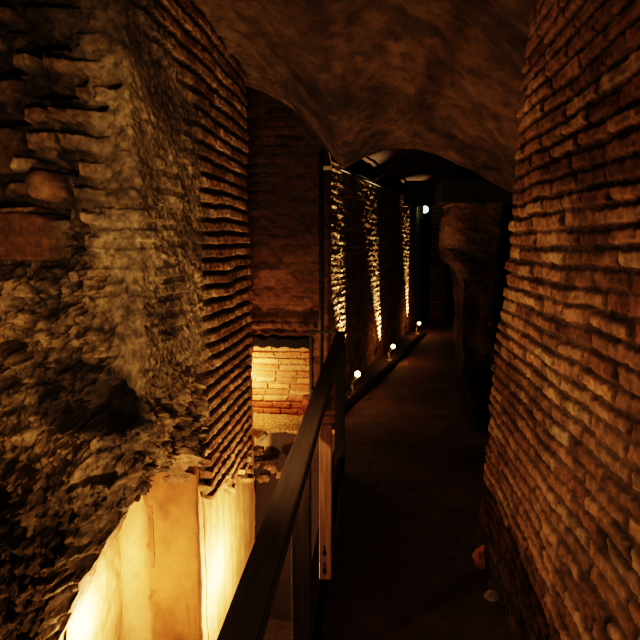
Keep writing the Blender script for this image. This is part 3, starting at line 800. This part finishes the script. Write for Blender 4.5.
# conduit along the wall head and the cool lamp at its end
c0 = hit(346, 171, W0 + NRM * .05, NRM); c1 = hit(423, 204, W0 + NRM * .05, NRM)
bm = bmesh.new(); tube(bm, [c0 + (c0 - c1) * .03, c0.lerp(c1, .5) + Vector((0, 0, -.004)), c1], .014, 10)
o = bm_obj('conduit', bm, M_CONDUIT, None, True); setp(o, 'straight shiny conduit running along the head of the lamp-lit wall', 'pipe')
wl = empty('wall_lamp', c1, 'small cool white lamp at the far end of the conduit, high on the wall', 'lamp')
hp_ = hit(425, 209.5, W0 + NRM * .12, NRM)
bm = bmesh.new(); q_ = hit(421.5, 214, W0 + NRM * .07, NRM); box(bm, (q_.x, q_.y, (c1.z + q_.z) / 2 - .03), (.07, .05, c1.z - q_.z + .14), bev=.006); bm_obj('housing', bm, M_WHITEMETAL, wl)
bm = bmesh.new(); bmesh.ops.create_uvsphere(bm, u_segments=18, v_segments=12, radius=.07, matrix=Matrix.Translation(hp_)); bm_obj('bulb', bm, M_LED, wl, True)
lp = bpy.data.lights.new('led', 'POINT'); lp.energy = .12; lp.color = (.65, 1, .85); lp.shadow_soft_size = .08
lo = bpy.data.objects.new('led', lp); COL.objects.link(lo); lo.location = hp_ + NRM * .12 + Vector((0, -.12, -.02))

# loose stones at the foot of the near right wall
rock('loose_stone', at(482.5, 563, 2.62) + Vector((0, 0, .01)), (.045, .05, .068), 301, M_RUBBLE, (.8, .36, .22), 'pinkish loose stone lying by the free end of the right brick wall', 'stone', .35)
rock('loose_stone', at(491, 602, 2.36) + Vector((.0, 0, .0)), (.035, .04, .055), 302, M_RUBBLE, (.5, .38, .26), 'small grey wedge stone at the right wall foot, in front of the pinkish one', 'stone', -.3)

# ------------------------------------------------------------------ light
def point(loc, e, col_=(1, .6, .25), r=.05, name='pit_lamp'):
    l = bpy.data.lights.new(name, 'POINT'); l.energy = e; l.color = col_; l.shadow_soft_size = r
    o = bpy.data.objects.new(name, l); COL.objects.link(o); o.location = loc; return o


def spot(loc, aim, e, size, blend=1.0, col_=(1, .6, .25), r=.05, name='spot'):
    l = bpy.data.lights.new(name, 'SPOT'); l.energy = e; l.color = col_; l.shadow_soft_size = r; l.spot_size = math.radians(size); l.spot_blend = blend
    o = bpy.data.objects.new(name, l); COL.objects.link(o); o.location = loc
    o.rotation_euler = (Vector(aim) - Vector(loc)).to_track_quat('-Z', 'Y').to_euler(); return o


point((-1.40, 2.46, -.36), 95, (1, .56, .24), .05)                 # niche lamp
point((-.80, 3.30, -.62), 170, (1, .56, .24), .05)                   # lamp at the right face of the base
point((-1.22, 4.90, .36), 34, (1, .53, .20), .04, 'recess_lamp')    # hidden behind the pier
spot((-.85, 1.2, 1.5), (.58, 1.85, .84), 50, 74, 1.0, (1, .62, .30), .06, 'right_wall_fill')  # added fill for the right wall, no fixture there
spot((-.45, .2, 1.0), (-1.08, 2.5, 1.8), 115, 78, 1.0, (1, .62, .28), .05, 'pier_fill')  # added fill from the walkway side to brighten the pier front
spot((-.42, 1.35, .35), (-1.15, 2.45, 1.0), 60, 85, 1.0, (1, .60, .25), .04, 'rubble_fill')  # added fill that lights the rubble from below
spot((-.9, 1.2, -.8), (-1.35, 2.2, .25), 55, 75, 1.0, (1, .58, .23), .05, 'pit_low_flood')
spot((.3, .7, 1.45), (-1.0, 2.75, 1.75), 75, 54, 1.0, (1, .62, .30), .06, 'pier_side_fill')  # added fill for the dim right face of the pier
spot((-.42, 3.0, -.5), (-1.0, 3.6, .75), 90, 85, 1.0, (1, .58, .23), .05, 'pit_fill')  # added fill to lift the pier brickwork, no lamp stands here
spot((.25, -.6, 1.7), (-.2, 1.8, .6), 30, 40, 1.0, (1, .62, .35), .1, 'rail_fill')  # added fill on plank, post and handrail
point((.1, -.9, 2.0), 4, (1, .62, .35), .3, 'entrance_fill')  # weak ambient fill added behind the camera
point((.45, 3.9, 1.9), .7, (1, .55, .25), .15, 'passage_fill')  # added dim fill for the far pier head and vault edge
point((W0 + D * 2.8 + NRM * .5 + Vector((0, 0, 1.9))), .06, (1, .5, .2), .1, 'vault_fill')  # faint fill added to bring out the far vault
spot((-.78, 4.1, -.62), (-.98, 4.72, -.22), 5, 55, 1.0, (1, .66, .32), .03, 'pit_end_fill')  # added narrow fill brightening the plaster under the ledge
wd = bpy.data.worlds.new('world'); SC.world = wd; wd.use_nodes = True
wd.node_tree.nodes['Background'].inputs['Color'].default_value = (.9, .55, .35, 1); wd.node_tree.nodes['Background'].inputs['Strength'].default_value = .004
SC.view_settings.view_transform = 'Filmic'
SC.view_settings.exposure = -.6
SC.view_settings.look = 'High Contrast'
